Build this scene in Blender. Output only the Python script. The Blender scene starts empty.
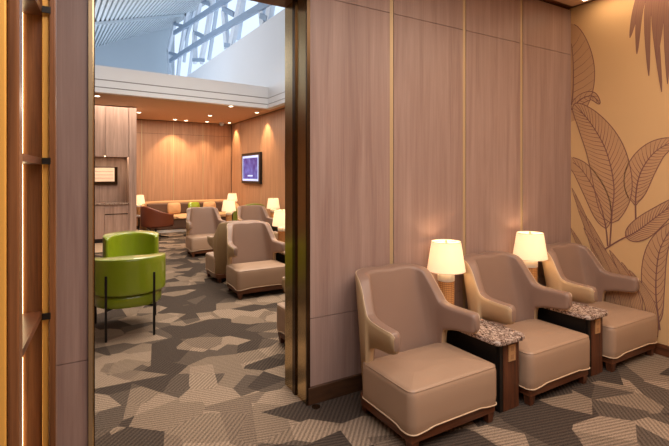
import bpy, bmesh, math, random
from mathutils import Vector, Matrix
random.seed(7)
PI = math.pi
S = bpy.context.scene
COL = S.collection

# ------------------------------------------------------------------ camera numbers
EYE = 1.6; FP = 446.0; HZ = 175.0; CX = 334.5
YAW = math.atan(263.3/446); sn, cs = math.sin(YAW), math.cos(YAW)
def at(x, y, X=None, Y=None, z=None):
    """where the sight line of photo point (x,y) meets the plane X=, Y= or z="""
    k = (x-CX)/FP; r = (sn+cs*k, cs-sn*k, -(y-HZ)/FP)
    d = X/r[0] if X is not None else Y/r[1] if Y is not None else (z-EYE)/r[2]
    return Vector((r[0]*d, r[1]*d, EYE+r[2]*d))

# ------------------------------------------------------------------ materials
def srgb(r, g, b):
    f = lambda c: (c/255/12.92) if c/255 <= .04045 else ((c/255+.055)/1.055)**2.4
    return (f(r), f(g), f(b), 1)
def newmat(name):
    m = bpy.data.materials.new(name); m.use_nodes = True
    return m, m.node_tree.nodes, m.node_tree.links, m.node_tree.nodes['Principled BSDF']
def plain(name, col, rough=.5, metal=0, spec=.5, bump=0, bscale=200, var=0, vscale=8, coat=0):
    m, N, L, b = newmat(name)
    b.inputs['Base Color'].default_value = col
    b.inputs['Roughness'].default_value = rough
    b.inputs['Metallic'].default_value = metal
    b.inputs['Specular IOR Level'].default_value = spec
    b.inputs['Coat Weight'].default_value = coat
    tc = N.new('ShaderNodeTexCoord')
    if var:
        n = N.new('ShaderNodeTexNoise'); n.inputs['Scale'].default_value = vscale
        L.new(tc.outputs['Object'], n.inputs['Vector'])
        mx = N.new('ShaderNodeMix'); mx.data_type = 'RGBA'
        mx.inputs[6].default_value = tuple(c*(1-var) for c in col[:3])+(1,)
        mx.inputs[7].default_value = tuple(min(1, c*(1+var)) for c in col[:3])+(1,)
        L.new(n.outputs['Fac'], mx.inputs[0]); L.new(mx.outputs[2], b.inputs['Base Color'])
    if bump:
        n2 = N.new('ShaderNodeTexNoise'); n2.inputs['Scale'].default_value = bscale
        L.new(tc.outputs['Object'], n2.inputs['Vector'])
        bp = N.new('ShaderNodeBump'); bp.inputs['Strength'].default_value = bump; bp.inputs['Distance'].default_value = .002
        L.new(n2.outputs['Fac'], bp.inputs['Height']); L.new(bp.outputs['Normal'], b.inputs['Normal'])
    return m
def emit(name, col, strength):
    m, N, L, b = newmat(name)
    b.inputs['Base Color'].default_value = col
    b.inputs['Emission Color'].default_value = col
    b.inputs['Emission Strength'].default_value = strength
    return m
def wood(name, c1, c2, rough=.45, sx=14, sz=.7, horizontal=False, spec=.4, fine=.35):
    """veneer: noise stretched along the grain"""
    m, N, L, b = newmat(name)
    tc = N.new('ShaderNodeTexCoord'); mp = N.new('ShaderNodeMapping')
    mp.inputs['Scale'].default_value = (sz, sz, sx) if horizontal else (sx, sx, sz)
    L.new(tc.outputs['Object'], mp.inputs['Vector'])
    n = N.new('ShaderNodeTexNoise'); n.inputs['Scale'].default_value = 1.0; n.inputs['Detail'].default_value = 6; n.inputs['Roughness'].default_value = .65
    n.inputs['Distortion'].default_value = .6
    L.new(mp.outputs[0], n.inputs['Vector'])
    mp2 = N.new('ShaderNodeMapping')
    mp2.inputs['Scale'].default_value = (sz*3, sz*3, sx*9) if horizontal else (sx*9, sx*9, sz*3)
    L.new(tc.outputs['Object'], mp2.inputs['Vector'])
    n2 = N.new('ShaderNodeTexNoise'); n2.inputs['Scale'].default_value = 1.0; n2.inputs['Detail'].default_value = 3
    L.new(mp2.outputs[0], n2.inputs['Vector'])
    a = N.new('ShaderNodeMath'); a.operation = 'MULTIPLY_ADD'
    L.new(n2.outputs['Fac'], a.inputs[0]); a.inputs[1].default_value = fine; 
    s2 = N.new('ShaderNodeMath'); s2.operation = 'SUBTRACT'; L.new(n.outputs['Fac'], s2.inputs[0]); s2.inputs[1].default_value = fine*.5
    L.new(s2.outputs[0], a.inputs[2])
    cr = N.new('ShaderNodeValToRGB'); cr.color_ramp.elements[0].position = .3; cr.color_ramp.elements[1].position = .7
    cr.color_ramp.elements[0].color = c1; cr.color_ramp.elements[1].color = c2
    L.new(a.outputs[0], cr.inputs[0]); L.new(cr.outputs[0], b.inputs['Base Color'])
    b.inputs['Roughness'].default_value = rough; b.inputs['Specular IOR Level'].default_value = spec
    return m

M = {}
M['veneer'] = wood('veneer', srgb(142,114,104), srgb(170,143,131), .42, 13, .6)
M['veneer_back'] = wood('veneer_back', srgb(160,118,88), srgb(190,146,112), .45, 16, .6)
M['cabinet'] = wood('cabinet_veneer', srgb(156,128,114), srgb(196,166,150), .5, 16, .8)
M['walnut'] = wood('walnut', srgb(62,34,22), srgb(112,66,42), .35, 40, 3)
M['walnut_h'] = wood('walnut_h', srgb(66,36,22), srgb(118,70,44), .35, 60, 4, horizontal=True)
M['screenwood'] = wood('screen_wood', srgb(84,51,30), srgb(146,94,56), .32, 30, 1.2)
M['darkbase'] = wood('dark_base', srgb(58,38,26), srgb(84,56,36), .4, 30, 4, horizontal=True)
M['brass'] = plain('brass', srgb(190,166,128), .45, .35)
M['gold'] = plain('led_glow_trim', srgb(246,184,88), .4, .3)  # LED glow on the screen's brass strips is put into this bright colour
M['bronze'] = plain('bronze', srgb(206,180,134), .22, 1)
M['brass_jamb'] = plain('jamb_brass', srgb(170,146,112), .4, .6)
M['bronze_dark'] = plain('bronze_dark', srgb(84,64,44), .25, .9)
M['seam'] = plain('seam', srgb(52,38,32), .8)
M['leather_in'] = plain('mauve_taupe_leather', srgb(146,118,102), .42, 0, .45, .25, 260, .05, 5)
M['leather_tan'] = plain('tan_leather', srgb(196,166,128), .42, 0, .45, .25, 260, .05, 5)
M['leather'] = plain('taupe_leather', srgb(168,138,114), .40, 0, .45, .25, 260, .05, 5)
M['piping'] = plain('pale_piping', srgb(206,178,146), .5)
M['leather_brown'] = plain('brown_leather', srgb(112,56,34), .4, 0, .5, .2, 200, .1, 6)
M['leather_green'] = plain('lime_leather', srgb(134,150,26), .30, 0, .5, .1, 200, .06, 6, coat=.7)
M['cloth_tan'] = plain('tan_cloth', srgb(188,146,104), .8, 0, .3, .3, 300)
M['cloth_taupe'] = plain('taupe_cloth', srgb(96,72,58), .85, 0, .3, .3, 300)
M['black'] = plain('black_metal', srgb(26,22,20), .4, .3)
M['blackbox'] = plain('black_lacquer', srgb(20,15,12), .5)
M['white'] = plain('white_paint', srgb(226,228,232), .6)
M['ceramic'] = plain('white_ceramic', srgb(244,242,238), .35)
M['ceil'] = plain('ceiling_paint', srgb(206,176,146), .7)
M['ceil_back'] = plain('ceiling_back_paint', srgb(206,168,134), .7)
M['grey'] = plain('grey_wall', srgb(196,206,214), .8)
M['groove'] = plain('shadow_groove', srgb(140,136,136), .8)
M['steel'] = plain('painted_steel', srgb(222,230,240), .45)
M['steel_d'] = plain('painted_steel_darker', srgb(150,168,190), .5)  # darker steel tone of the purlins and struts
M['slat'] = plain('slat_metal', srgb(205,214,220), .5)
M['slatgap'] = plain('slat_gap', srgb(44,56,68), .8)
M['tile'] = plain('floor_tile', srgb(206,180,150), .4)
M['plate'] = plain('socket_plate', srgb(206,160,112), .35, .3)
M['socket'] = plain('socket_tan', srgb(176,128,86), .4)
M['led'] = emit('led', (1, .76, .42, 1), 10)
M['ledw'] = emit('led_cove', (1, .80, .58, 1), 6)
M['dl'] = emit('downlight_glow', (1, .84, .62, 1), 12)
M['vent'] = plain('bottom_rubber', srgb(30,28,26), .8)

# shade: thin fabric lit from inside
m, N, L, b = newmat('lamp_shade_fabric')
b.inputs['Base Color'].default_value = srgb(250,232,200); b.inputs['Roughness'].default_value = .9
tr = N.new('ShaderNodeBsdfTranslucent'); tr.inputs['Color'].default_value = srgb(255,240,222)
mx = N.new('ShaderNodeMixShader'); mx.inputs[0].default_value = .30
b.inputs['Emission Color'].default_value = (1, .81, .60, 1); b.inputs['Emission Strength'].default_value = .36
out = N['Material Output']; L.new(b.outputs[0], mx.inputs[1]); L.new(tr.outputs[0], mx.inputs[2]); L.new(mx.outputs[0], out.inputs[0])
M['shade'] = m
# lattice of the lamp base
m, N, L, b = newmat('lamp_lattice')
tc = N.new('ShaderNodeTexCoord'); sp = N.new('ShaderNodeSeparateXYZ'); L.new(tc.outputs['Object'], sp.inputs[0])
an = N.new('ShaderNodeMath'); an.operation = 'ARCTAN2'; L.new(sp.outputs[0], an.inputs[0]); L.new(sp.outputs[1], an.inputs[1])
def wave(src, k):
    a1 = N.new('ShaderNodeMath'); a1.operation = 'MULTIPLY'; L.new(src, a1.inputs[0]); a1.inputs[1].default_value = k
    a2 = N.new('ShaderNodeMath'); a2.operation = 'SINE'; L.new(a1.outputs[0], a2.inputs[0])
    a3 = N.new('ShaderNodeMath'); a3.operation = 'GREATER_THAN'; L.new(a2.outputs[0], a3.inputs[0]); a3.inputs[1].default_value = .72
    return a3.outputs[0]
w1 = wave(an.outputs[0], 26); w2 = wave(sp.outputs[2], 420)
mxm = N.new('ShaderNodeMath'); mxm.operation = 'MAXIMUM'; L.new(w1, mxm.inputs[0]); L.new(w2, mxm.inputs[1])
mc = N.new('ShaderNodeMix'); mc.data_type = 'RGBA'; mc.inputs[6].default_value = srgb(206,150,92); mc.inputs[7].default_value = srgb(130,82,44)
L.new(mxm.outputs[0], mc.inputs[0]); L.new(mc.outputs[2], b.inputs['Base Color']); b.inputs['Roughness'].default_value = .5
M['lattice'] = m
# marble / granite
m, N, L, b = newmat('granite')
tc = N.new('ShaderNodeTexCoord'); n = N.new('ShaderNodeTexNoise'); n.inputs['Scale'].default_value = 42; n.inputs['Detail'].default_value = 4; n.inputs['Distortion'].default_value = 1.6
L.new(tc.outputs['Object'], n.inputs['Vector']); cr = N.new('ShaderNodeValToRGB')
cr.color_ramp.elements[0].position = .36; cr.color_ramp.elements[0].color = srgb(70,50,44)
cr.color_ramp.elements[1].position = .66; cr.color_ramp.elements[1].color = srgb(226,206,190)
e = cr.color_ramp.elements.new(.5); e.color = srgb(158,134,120)
L.new(n.outputs['Fac'], cr.inputs[0]); L.new(cr.outputs[0], b.inputs['Base Color']); b.inputs['Roughness'].default_value = .18
M['granite'] = m
# carpet: angular shards of ribbed pile
m, N, L, b = newmat('carpet')
tc = N.new('ShaderNodeTexCoord')
mp = N.new('ShaderNodeMapping'); mp.inputs['Scale'].default_value = (3.0, 3.9, 1); mp.inputs['Rotation'].default_value = (0, 0, .5)
L.new(tc.outputs['Object'], mp.inputs['Vector'])
v = N.new('ShaderNodeTexVoronoi'); v.voronoi_dimensions = '2D'; v.distance = 'EUCLIDEAN'; v.inputs['Scale'].default_value = 1.0; v.inputs['Randomness'].default_value = 1
L.new(mp.outputs[0], v.inputs['Vector'])
mpb = N.new('ShaderNodeMapping'); mpb.inputs['Scale'].default_value = (3.9, 2.5, 1); mpb.inputs['Rotation'].default_value = (0, 0, -.55); mpb.inputs['Location'].default_value = (3.1, 1.7, 0)
L.new(tc.outputs['Object'], mpb.inputs['Vector'])
v2 = N.new('ShaderNodeTexVoronoi'); v2.voronoi_dimensions = '2D'; v2.distance = 'EUCLIDEAN'; v2.inputs['Scale'].default_value = 1.0
L.new(mpb.outputs[0], v2.inputs['Vector'])
s1 = N.new('ShaderNodeSeparateColor'); L.new(v.outputs['Color'], s1.inputs[0])
s2 = N.new('ShaderNodeSeparateColor'); L.new(v2.outputs['Color'], s2.inputs[0])
ad = N.new('ShaderNodeMath'); ad.operation = 'MULTIPLY_ADD'; L.new(s1.outputs[0], ad.inputs[0]); ad.inputs[1].default_value = .62
a2 = N.new('ShaderNodeMath'); a2.operation = 'MULTIPLY'; L.new(s2.outputs[1], a2.inputs[0]); a2.inputs[1].default_value = .38
L.new(a2.outputs[0], ad.inputs[2])
cr = N.new('ShaderNodeValToRGB'); cr.color_ramp.interpolation = 'CONSTANT'
cols = [(0, (80,69,61)), (.40, (100,87,76)), (.50, (140,121,103)), (.64, (158,137,117)), (.82, (128,110,94))]
cr.color_ramp.elements[0].color = srgb(*cols[0][1]); cr.color_ramp.elements[0].position = 0
cr.color_ramp.elements[1].position = cols[1][0]; cr.color_ramp.elements[1].color = srgb(*cols[1][1])
for p_, c_ in cols[2:]:
    e = cr.color_ramp.elements.new(p_); e.color = srgb(*c_)
L.new(ad.outputs[0], cr.inputs[0])
# ribs: direction flips with the shard
spx = N.new('ShaderNodeSeparateXYZ'); L.new(tc.outputs['Object'], spx.inputs[0])
def lin(kx, ky):
    q = N.new('ShaderNodeMath'); q.operation = 'MULTIPLY'; L.new(spx.outputs[0], q.inputs[0]); q.inputs[1].default_value = kx
    w = N.new('ShaderNodeMath'); w.operation = 'MULTIPLY_ADD'; L.new(spx.outputs[1], w.inputs[0]); w.inputs[1].default_value = ky; L.new(q.outputs[0], w.inputs[2])
    si = N.new('ShaderNodeMath'); si.operation = 'SINE'; L.new(w.outputs[0], si.inputs[0]); return si.outputs[0]
ra = lin(55, 225); rb = lin(170, -155)
st = N.new('ShaderNodeMath'); st.operation = 'GREATER_THAN'; L.new(s1.outputs[2], st.inputs[0]); st.inputs[1].default_value = .5
mr = N.new('ShaderNodeMix'); mr.data_type = 'FLOAT'; L.new(st.outputs[0], mr.inputs[0]); L.new(ra, mr.inputs[2]); L.new(rb, mr.inputs[3])
nz = N.new('ShaderNodeTexNoise'); nz.inputs['Scale'].default_value = 120; nz.inputs['Detail'].default_value = 2; L.new(tc.outputs['Object'], nz.inputs['Vector'])
nm = N.new('ShaderNodeMath'); nm.operation = 'MULTIPLY_ADD'; L.new(nz.outputs['Fac'], nm.inputs[0]); nm.inputs[1].default_value = 6.5; L.new(mr.outputs[0], nm.inputs[2])
mpr = N.new('ShaderNodeMapRange'); mpr.inputs[1].default_value = 1.4; mpr.inputs[2].default_value = 5.2; mpr.inputs[3].default_value = .42; mpr.inputs[4].default_value = 1.35
L.new(nm.outputs[0], mpr.inputs[0])
vm = N.new('ShaderNodeVectorMath'); vm.operation = 'SCALE'; L.new(cr.outputs[0], vm.inputs[0]); L.new(mpr.outputs[0], vm.inputs[3])
L.new(vm.outputs[0], b.inputs['Base Color'])
b.inputs['Roughness'].default_value = .95; b.inputs['Specular IOR Level'].default_value = .1
bp = N.new('ShaderNodeBump'); bp.inputs['Strength'].default_value = .4; bp.inputs['Distance'].default_value = .004
L.new(nm.outputs[0], bp.inputs['Height']); L.new(bp.outputs['Normal'], b.inputs['Normal'])
M['carpet'] = m
M['paper'] = plain('wallpaper_tan', srgb(216,176,126), .75, 0, .2, 0, 200, .05, 1.4)
M['leafline'] = plain('wallpaper_line', srgb(136,96,84), .75, 0, .2)
M['leaffill'] = plain('wallpaper_leaf', srgb(194,152,112), .75, 0, .2, 0, 200, .05, 4)
M['leafdark'] = plain('wallpaper_frond', srgb(146,108,88), .75, 0, .2, 0, 200, .05, 4)
# glass
m, N, L, b = newmat('glass'); b.inputs['Base Color'].default_value = (.9, .96, 1, 1); b.inputs['Roughness'].default_value = 0
b.inputs['Transmission Weight'].default_value = 1; b.inputs['IOR'].default_value = 1.02
M['glass'] = m
# screen of the television
m, N, L, b = newmat('tv_picture')
tc = N.new('ShaderNodeTexCoord'); n = N.new('ShaderNodeTexNoise'); n.inputs['Scale'].default_value = 4; n.inputs['Detail'].default_value = 4
L.new(tc.outputs['Object'], n.inputs['Vector']); cr = N.new('ShaderNodeValToRGB')
cr.color_ramp.elements[0].position = .35; cr.color_ramp.elements[0].color = srgb(36,40,140)
cr.color_ramp.elements[1].position = .75; cr.color_ramp.elements[1].color = srgb(110,130,225)
L.new(n.outputs['Fac'], cr.inputs[0]); L.new(cr.outputs[0], b.inputs['Emission Color']); b.inputs['Emission Strength'].default_value = .9
b.inputs['Base Color'].default_value = (.01, .01, .03, 1); b.inputs['Roughness'].default_value = .2
M['tv'] = m
M['tvbar'] = emit('tv_picture_bar', srgb(170,190,235), .8)
M['tvwarm'] = emit('screen_warm', srgb(226,190,160), .55)

# ------------------------------------------------------------------ mesh helpers
def link(name, me, mat, parent=None, smooth=False):
    o = bpy.data.objects.new(name, me); COL.objects.link(o)
    mats = mat if isinstance(mat, (list, tuple)) else [mat]
    for mm in mats: me.materials.append(mm)
    if smooth:
        for p in me.polygons: p.use_smooth = True
    if parent: o.parent = parent
    return o
class MB:
    def __init__(s): s.bm = bmesh.new(); s.mi = 0
    def face(s, pts):
        vs = [s.bm.verts.new(p) for p in pts]; f = s.bm.faces.new(vs); f.material_index = s.mi; return f
    def box(s, x0, x1, y0, y1, z0, z1):
        v = [s.bm.verts.new((x, y, z)) for z in (z0, z1) for y in (y0, y1) for x in (x0, x1)]
        for q in ((0,2,3,1), (4,5,7,6), (0,1,5,4), (2,6,7,3), (0,4,6,2), (1,3,7,5)):
            f = s.bm.faces.new([v[i] for i in q]); f.material_index = s.mi
        return s
    def beam(s, a, b, w, h, up=(0, 0, 1)):
        a, b = Vector(a), Vector(b); d = (b-a).normalized(); u = Vector(up)
        if abs(d.dot(u)) > .98: u = Vector((0, 1, 0))
        sd = d.cross(u).normalized(); u2 = sd.cross(d).normalized()
        v = [s.bm.verts.new(p+sd*i*w/2+u2*j*h/2) for p in (a, b) for i, j in ((-1,-1), (1,-1), (1,1), (-1,1))]
        for q in ((3,2,1,0), (4,5,6,7), (0,1,5,4), (1,2,6,5), (2,3,7,6), (3,0,4,7)):
            f = s.bm.faces.new([v[i] for i in q]); f.material_index = s.mi
        return s
    def loft(s, rings, cap=True, closed=True):
        R = [[s.bm.verts.new(p) for p in r] for r in rings]; n = len(R[0])
        for i in range(len(R)-1):
            for j in range(n if closed else n-1):
                f = s.bm.faces.new((R[i][j], R[i][(j+1) % n], R[i+1][(j+1) % n], R[i+1][j])); f.material_index = s.mi
        if cap:
            s.bm.faces.new(R[0][::-1]).material_index = s.mi; s.bm.faces.new(R[-1]).material_index = s.mi
        return s
    def lathe(s, prof, c=(0, 0), n=28, cap=True):
        return s.loft([[(c[0]+r*math.cos(2*PI*k/n), c[1]+r*math.sin(2*PI*k/n), z) for k in range(n)] for r, z in prof], cap)
    def tube(s, pts, r, n=8, cap=True):
        P = [Vector(p) for p in pts]; rings = []
        for i, p in enumerate(P):
            d = (P[min(i+1, len(P)-1)]-P[max(i-1, 0)]).normalized()
            u = Vector((0, 0, 1)) if abs(d.z) < .9 else Vector((0, 1, 0))
            a = d.cross(u).normalized(); b_ = a.cross(d)
            rings.append([p+a*r*math.cos(2*PI*k/n)+b_*r*math.sin(2*PI*k/n) for k in range(n)])
        return s.loft(rings, cap)
    def out(s, name, mat, parent=None, smooth=False, bevel=0):
        bmesh.ops.recalc_face_normals(s.bm, faces=s.bm.faces)
        me = bpy.data.meshes.new(name); s.bm.to_mesh(me); s.bm.free()
        o = link(name, me, mat, parent, smooth)
        if bevel:
            md = o.modifiers.new('bevel', 'BEVEL'); md.width = bevel; md.segments = 3; md.limit_method = 'ANGLE'
            for p in me.polygons: p.use_smooth = True
            me.set_sharp_from_angle(angle=math.radians(40)) if hasattr(me, 'set_sharp_from_angle') else None
        return o
def box(name, mat, x0, x1, y0, y1, z0, z1, parent=None, bevel=0):
    return MB().box(x0, x1, y0, y1, z0, z1).out(name, mat, parent, bevel=bevel)
def thing(name, label, cat, loc=(0, 0, 0), rz=0, group=None):
    o = bpy.data.objects.new(name, None); COL.objects.link(o); o.empty_display_size = .1
    o.location = loc; o.rotation_euler.z = rz; o['label'] = label; o['category'] = cat
    if group: o['group'] = group
    return o
def tag(o, label, cat, group=None):
    o['label'] = label; o['category'] = cat
    if group: o['group'] = group
    return o
def struct(o): o['kind'] = 'structure'; return o
def dup(root, loc, rz=0, label=None, group=None):
    r = root.copy(); COL.objects.link(r); r.location = loc; r.rotation_euler.z = rz
    if label: r['label'] = label
    if group: r['group'] = group
    def rec(src, dst):
        for ch in list(src.children):
            c_ = ch.copy(); COL.objects.link(c_); c_.parent = dst; rec(ch, c_)
    rec(root, r); return r
def interp(pts, n):
    """Catmull-Rom through tuples"""
    res = []; m_ = len(pts)
    for i in range(m_-1):
        p0, p1, p2, p3 = pts[max(i-1, 0)], pts[i], pts[i+1], pts[min(i+2, m_-1)]
        for k in range(n):
            t = k/n
            res.append(tuple(.5*(2*b+(c-a)*t+(2*a-5*b+4*c-d)*t*t+(3*b-a-3*c+d)*t**3) for a, b, c, d in zip(p0, p1, p2, p3)))
    res.append(tuple(pts[-1])); return res
def rrect(hw, y0, y1, rf, rb, ins=0, n=6):
    """plan outline of a block, front corners rf, rear corners rb, starting front-left going round"""
    pts = []
    hw -= ins; y0 += ins; y1 -= ins; rf = max(rf-ins, .004); rb = max(rb-ins, .004)
    for cx, cy, r, a0 in ((-hw+rf, y0+rf, rf, PI), (hw-rf, y0+rf, rf, 1.5*PI), (hw-rb, y1-rb, rb, 0), (-hw+rb, y1-rb, rb, .5*PI)):
        for k in range(n+1): 
            a = a0+k*PI/2/n; pts.append((cx+r*math.cos(a), cy+r*math.sin(a)))
    # add points along straight runs
    res = []
    for i, p in enumerate(pts):
        q = pts[(i+1) % len(pts)]; res.append(p)
        dd = math.dist(p, q)
        if dd > .15:
            for k in range(1, 10): res.append((p[0]+(q[0]-p[0])*k/10, p[1]+(q[1]-p[1])*k/10))
    return res

# ================================================================== THE SETTING
XL, XR = -3.2, 4.52          # left limit, wallpaper / television wall
YW0, YW1 = 2.77, 3.12        # partition
OX0, OX1 = .112, 1.415       # opening
ZC = 3.33
struct(box('floor', M['carpet'], XL, XR, -3, 14.5, -.05, 0))
struct(box('floor_tile', M['tile'], -.6, 1.5, 10.4, 11.86, .001, .006)); bpy.data.objects['floor_tile'].name = 'floor_kitchenette'

def partition(name, segs, x0, x1, z0=0, z1=ZC+.3):
    w = struct(box(name, M['seam'], x0, x1, YW0+.02, YW1, z0, z1))
    return w
def panel(parent, x0, x1, z0, z1, y=YW0, name='panel'):
    g = .002
    return box(name, M['veneer'], x0+g, x1-g, y, y+.022, z0+g, z1-g, parent)
wr = partition('wall_partition_right', 0, OX1+.02, XR)
wl = partition('wall_partition_left', 0, XL, OX0-.02)
wh = partition('wall_partition_header', 0, OX0-.02, OX1+.02, 2.9)
Z1, Z2 = .595, 2.862
xs = [OX1, 2.155, 2.95, 3.72, XR]
for i in range(4):
    a = xs[i]+(.0 if i == 0 else .018); b_ = xs[i+1]-(.018 if i < 3 else 0)
    for z0, z1 in ((.1, Z1), (Z1, Z2), (Z2, ZC)): panel(wr, a, b_, z0, z1)
for x in xs[1:4]:
    box('brass_strip', M['brass'], x-.017, x+.017, YW0+.004, YW0+.02, .1, ZC, wr)
for a, b_ in ((-.9, .080), (-1.7, -.9), (-2.5, -1.7), (-3.2, -2.5)):
    for z0, z1 in ((.1, Z1), (Z1, Z2), (Z2, ZC)): panel(wl, a, b_, z0, z1)
panel(wh, OX0-.02, OX1, Z2+.03, ZC)
struct(box('baseboard_right', M['darkbase'], OX1+.001, XR-.02, YW0-.02, YW0+.01, 0, .12, bevel=.004))
struct(box('baseboard_left', M['darkbase'], XL, .05, YW0-.02, YW0+.01, 0, .12, bevel=.004))
# polished bronze lining of the opening
dr = thing('door_1', 'x', 'x'); del dr['label'], dr['category']; struct(dr)
mb = MB(); mb.box(OX1-.006, OX1+.006, YW0-.012, YW1+.012, 0, 2.88); mb.out('jamb_lining', M['bronze'], dr)
box('jamb_rib', M['bronze_dark'], OX1-.018, OX1-.004, 2.93, 2.975, 0, 2.88, dr)
box('jamb_edge', M['bronze_dark'], OX1-.010, OX1+.016, YW0-.014, YW0+.004, 0, 2.88, dr)
box('jamb_lining', M['bronze'], OX0-.03, OX0-.006, YW0-.012, YW1+.012, 0, 2.88, dr)
box('jamb_edge', M['brass_jamb'], .080, .100, YW0-.016, YW0+.004, 0, 2.9, dr)
box('jamb_rib', M['bronze_dark'], .098, .112, YW0+.01, YW0+.06, 0, 2.88, dr)
box('lintel_lining', M['walnut_h'], OX0-.02, OX1+.005, YW0-.012, YW1+.012, 2.88, 2.9, dr)

# wallpaper wall with its printed leaves
mb = MB(); mb.box(XR, XR+.12, -3, YW0+.02, 0, ZC+.3)
XP = XR
lay = [0]
def wp(x, y): p = at(x, y, X=XR); return (p.y, p.z)
def poly(pts, mi, dz):
    mb.mi = mi; mb.face([(XP-dz, y, z) for y, z in pts]); mb.mi = 0
def strip(line, w, mi, dz, taper=True):
    n = len(line); L_, R_ = [], []
    for i, (y, z) in enumerate(line):
        a, b_ = line[max(0, i-1)], line[min(n-1, i+1)]
        dy, dz_ = b_[0]-a[0], b_[1]-a[1]; l = math.hypot(dy, dz_) or 1
        ww = w*(1-.6*i/(n-1)) if taper else w
        L_.append((y-dz_/l*ww/2, z+dy/l*ww/2)); R_.append((y+dz_/l*ww/2, z-dy/l*ww/2))
    for i in range(n-1): poly([L_[i], L_[i+1], R_[i+1], R_[i]], mi, dz)
def inwall(p): return p[0] < YW0-.002
def leaf(mid, wl_, wr_, fill=2, nv=22, dz=.0005, lw=.010, stem=0, sweep=.10, shape=.75):
    """mid: photo points from base to tip; wl_, wr_: half widths left/right in metres"""
    P = interp([wp(*q) for q in mid], 8); n = len(P)
    def off(i, sgn, w):
        a, b_ = P[max(0, i-1)], P[min(n-1, i+1)]; dy, dz_ = b_[0]-a[0], b_[1]-a[1]; l = math.hypot(dy, dz_) or 1
        t = max(0, (i/(n-1)-stem)/(1-stem)); ww = w*math.sin(PI*t**shape)**.65 if t > 0 else 0
        return (min(P[i][0]-sgn*dz_/l*ww, YW0-.001), P[i][1]+sgn*dy/l*ww)
    i0 = int(stem*(n-1))
    for sgn, w in ((1, wl_), (-1, wr_)):
        E = [off(i, sgn, w) for i in range(n)]
        for i in range(i0, n-1):
            q = [(min(P[i][0], YW0-.001), P[i][1]), (min(P[i+1][0], YW0-.001), P[i+1][1]), E[i+1], E[i]]
            if max(p[0] for p in q) - min(p[0] for p in q) > 1e-4: poly(q, fill, dz)
        strip([e for e in E[i0:] if inwall(e)] or [(0, -1), (0, -1.01)], lw*.8, 1, dz+.0008, False) if sum(inwall(e) for e in E[i0:]) > 1 else None
        for k in range(nv):
            t = i0+(n-1-i0)*(k+.6)/nv; i = int(t); f = t-i
            if i >= n-1: continue
            a = (P[i][0]*(1-f)+P[i+1][0]*f, P[i][1]*(1-f)+P[i+1][1]*f)
            j = min(n-1, t+(n-1)*sweep); ji = min(int(j), n-2); e0, e1 = E[ji], E[ji+1]; fj = j-ji
            e_ = (e0[0]*(1-fj)+e1[0]*fj, e0[1]*(1-fj)+e1[1]*fj)
            mid_ = ((a[0]+e_[0])/2+(P[min(i+1, n-1)][0]-P[i][0])*-.3, (a[1]+e_[1])/2+(P[min(i+1, n-1)][1]-P[i][1])*-.3)
            if inwall(a) and inwall(e_) and inwall(mid_): strip([a, mid_, e_], lw*.6, 1, dz+.0006)
    strip([p for p in P if inwall(p)], lw*1.5, 1, dz+.001)
leaf([(569, 122), (573, 92), (573, 58), (569, 24)], .22, .05, nv=14, dz=.0005, shape=.9)
leaf([(570, 112), (580, 100), (592, 96), (600, 104)], .05, .05, nv=8, dz=.0012)
leaf([(608, 246), (605, 222), (597, 195), (582, 170), (566, 158)], .10, .12, nv=16, dz=.0018, stem=.2)
leaf([(610, 246), (612, 215), (614, 185), (606, 150), (590, 122), (574, 104)], .17, .20, nv=30, dz=.0026, stem=.15)
leaf([(636, 222), (636, 195), (641, 172), (655, 152), (676, 140)], .11, .13, nv=20, dz=.0018, stem=.18)
leaf([(604, 250), (620, 240), (636, 232), (655, 218), (684, 196)], .10, .09, nv=22, dz=.0034, stem=.35)
leaf([(660, 330), (656, 290), (660, 250), (676, 222)], .07, .12, nv=16, dz=.0026, stem=.1)
def blade(base, mid, tip, w, fill, dz, lines=2):
    P = interp([wp(*base), wp(*mid), wp(*tip)], 6); n = len(P)
    Lp, Rp = [], []
    for i, (y, z) in enumerate(P):
        a, b_ = P[max(0, i-1)], P[min(n-1, i+1)]; dy, dz_ = b_[0]-a[0], b_[1]-a[1]; l = math.hypot(dy, dz_)
        ww = w*math.sin(PI*min(1, .25+.75*i/(n-1)))**.8 if i < n-1 else .0005
        Lp.append((min(y-dz_/l*ww, YW0-.002), z+dy/l*ww)); Rp.append((min(y+dz_/l*ww, YW0-.002), z-dy/l*ww))
    for i in range(n-1): 
        if abs(Lp[i][0]-Rp[i][0])+abs(Lp[i+1][0]-Rp[i+1][0]) > 1e-4: poly([Lp[i], Lp[i+1], Rp[i+1], Rp[i]], fill, dz)
    strip(Lp, .005, 1, dz+.0006, False); strip(Rp, .005, 1, dz+.0006, False)
    for k in range(lines):
        f = (k+1)/(lines+1); strip([(a[0]*f+c[0]*(1-f), a[1]*f+c[1]*(1-f)) for a, c in zip(Lp[:-1], Rp[:-1])], .0035, 1, dz+.0006)
for i, (bx, mx_, tx, ty) in enumerate([(645,636,630,38), (650,640,637,54), (658,648,649,76), (664,655,662,92), (668,662,657,60), (676,668,668,84), (684,676,676,64), (690,684,686,95)]):
    blade((bx, -22), (mx_, 10), (tx, ty), .030, 3, .0006+.0011*i, 2)
for i, (bx, by, tx, ty) in enumerate([(606,322,572,188), (612,322,577,205), (618,324,586,216), (625,326,584,228), (630,330,596,238), (636,330,622,262), (600,322,571,228), (640,332,610,250), (646,332,640,284), (654,336,630,270)]):
    blade((bx, by), ((bx+tx)/2+8, (by+ty)/2), (tx, ty), .045, 2, .0008+.0011*i, 5)
pw = mb.out('wall_wallpaper', [M['paper'], M['leafline'], M['leaffill'], M['leafdark']]); struct(pw)
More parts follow.
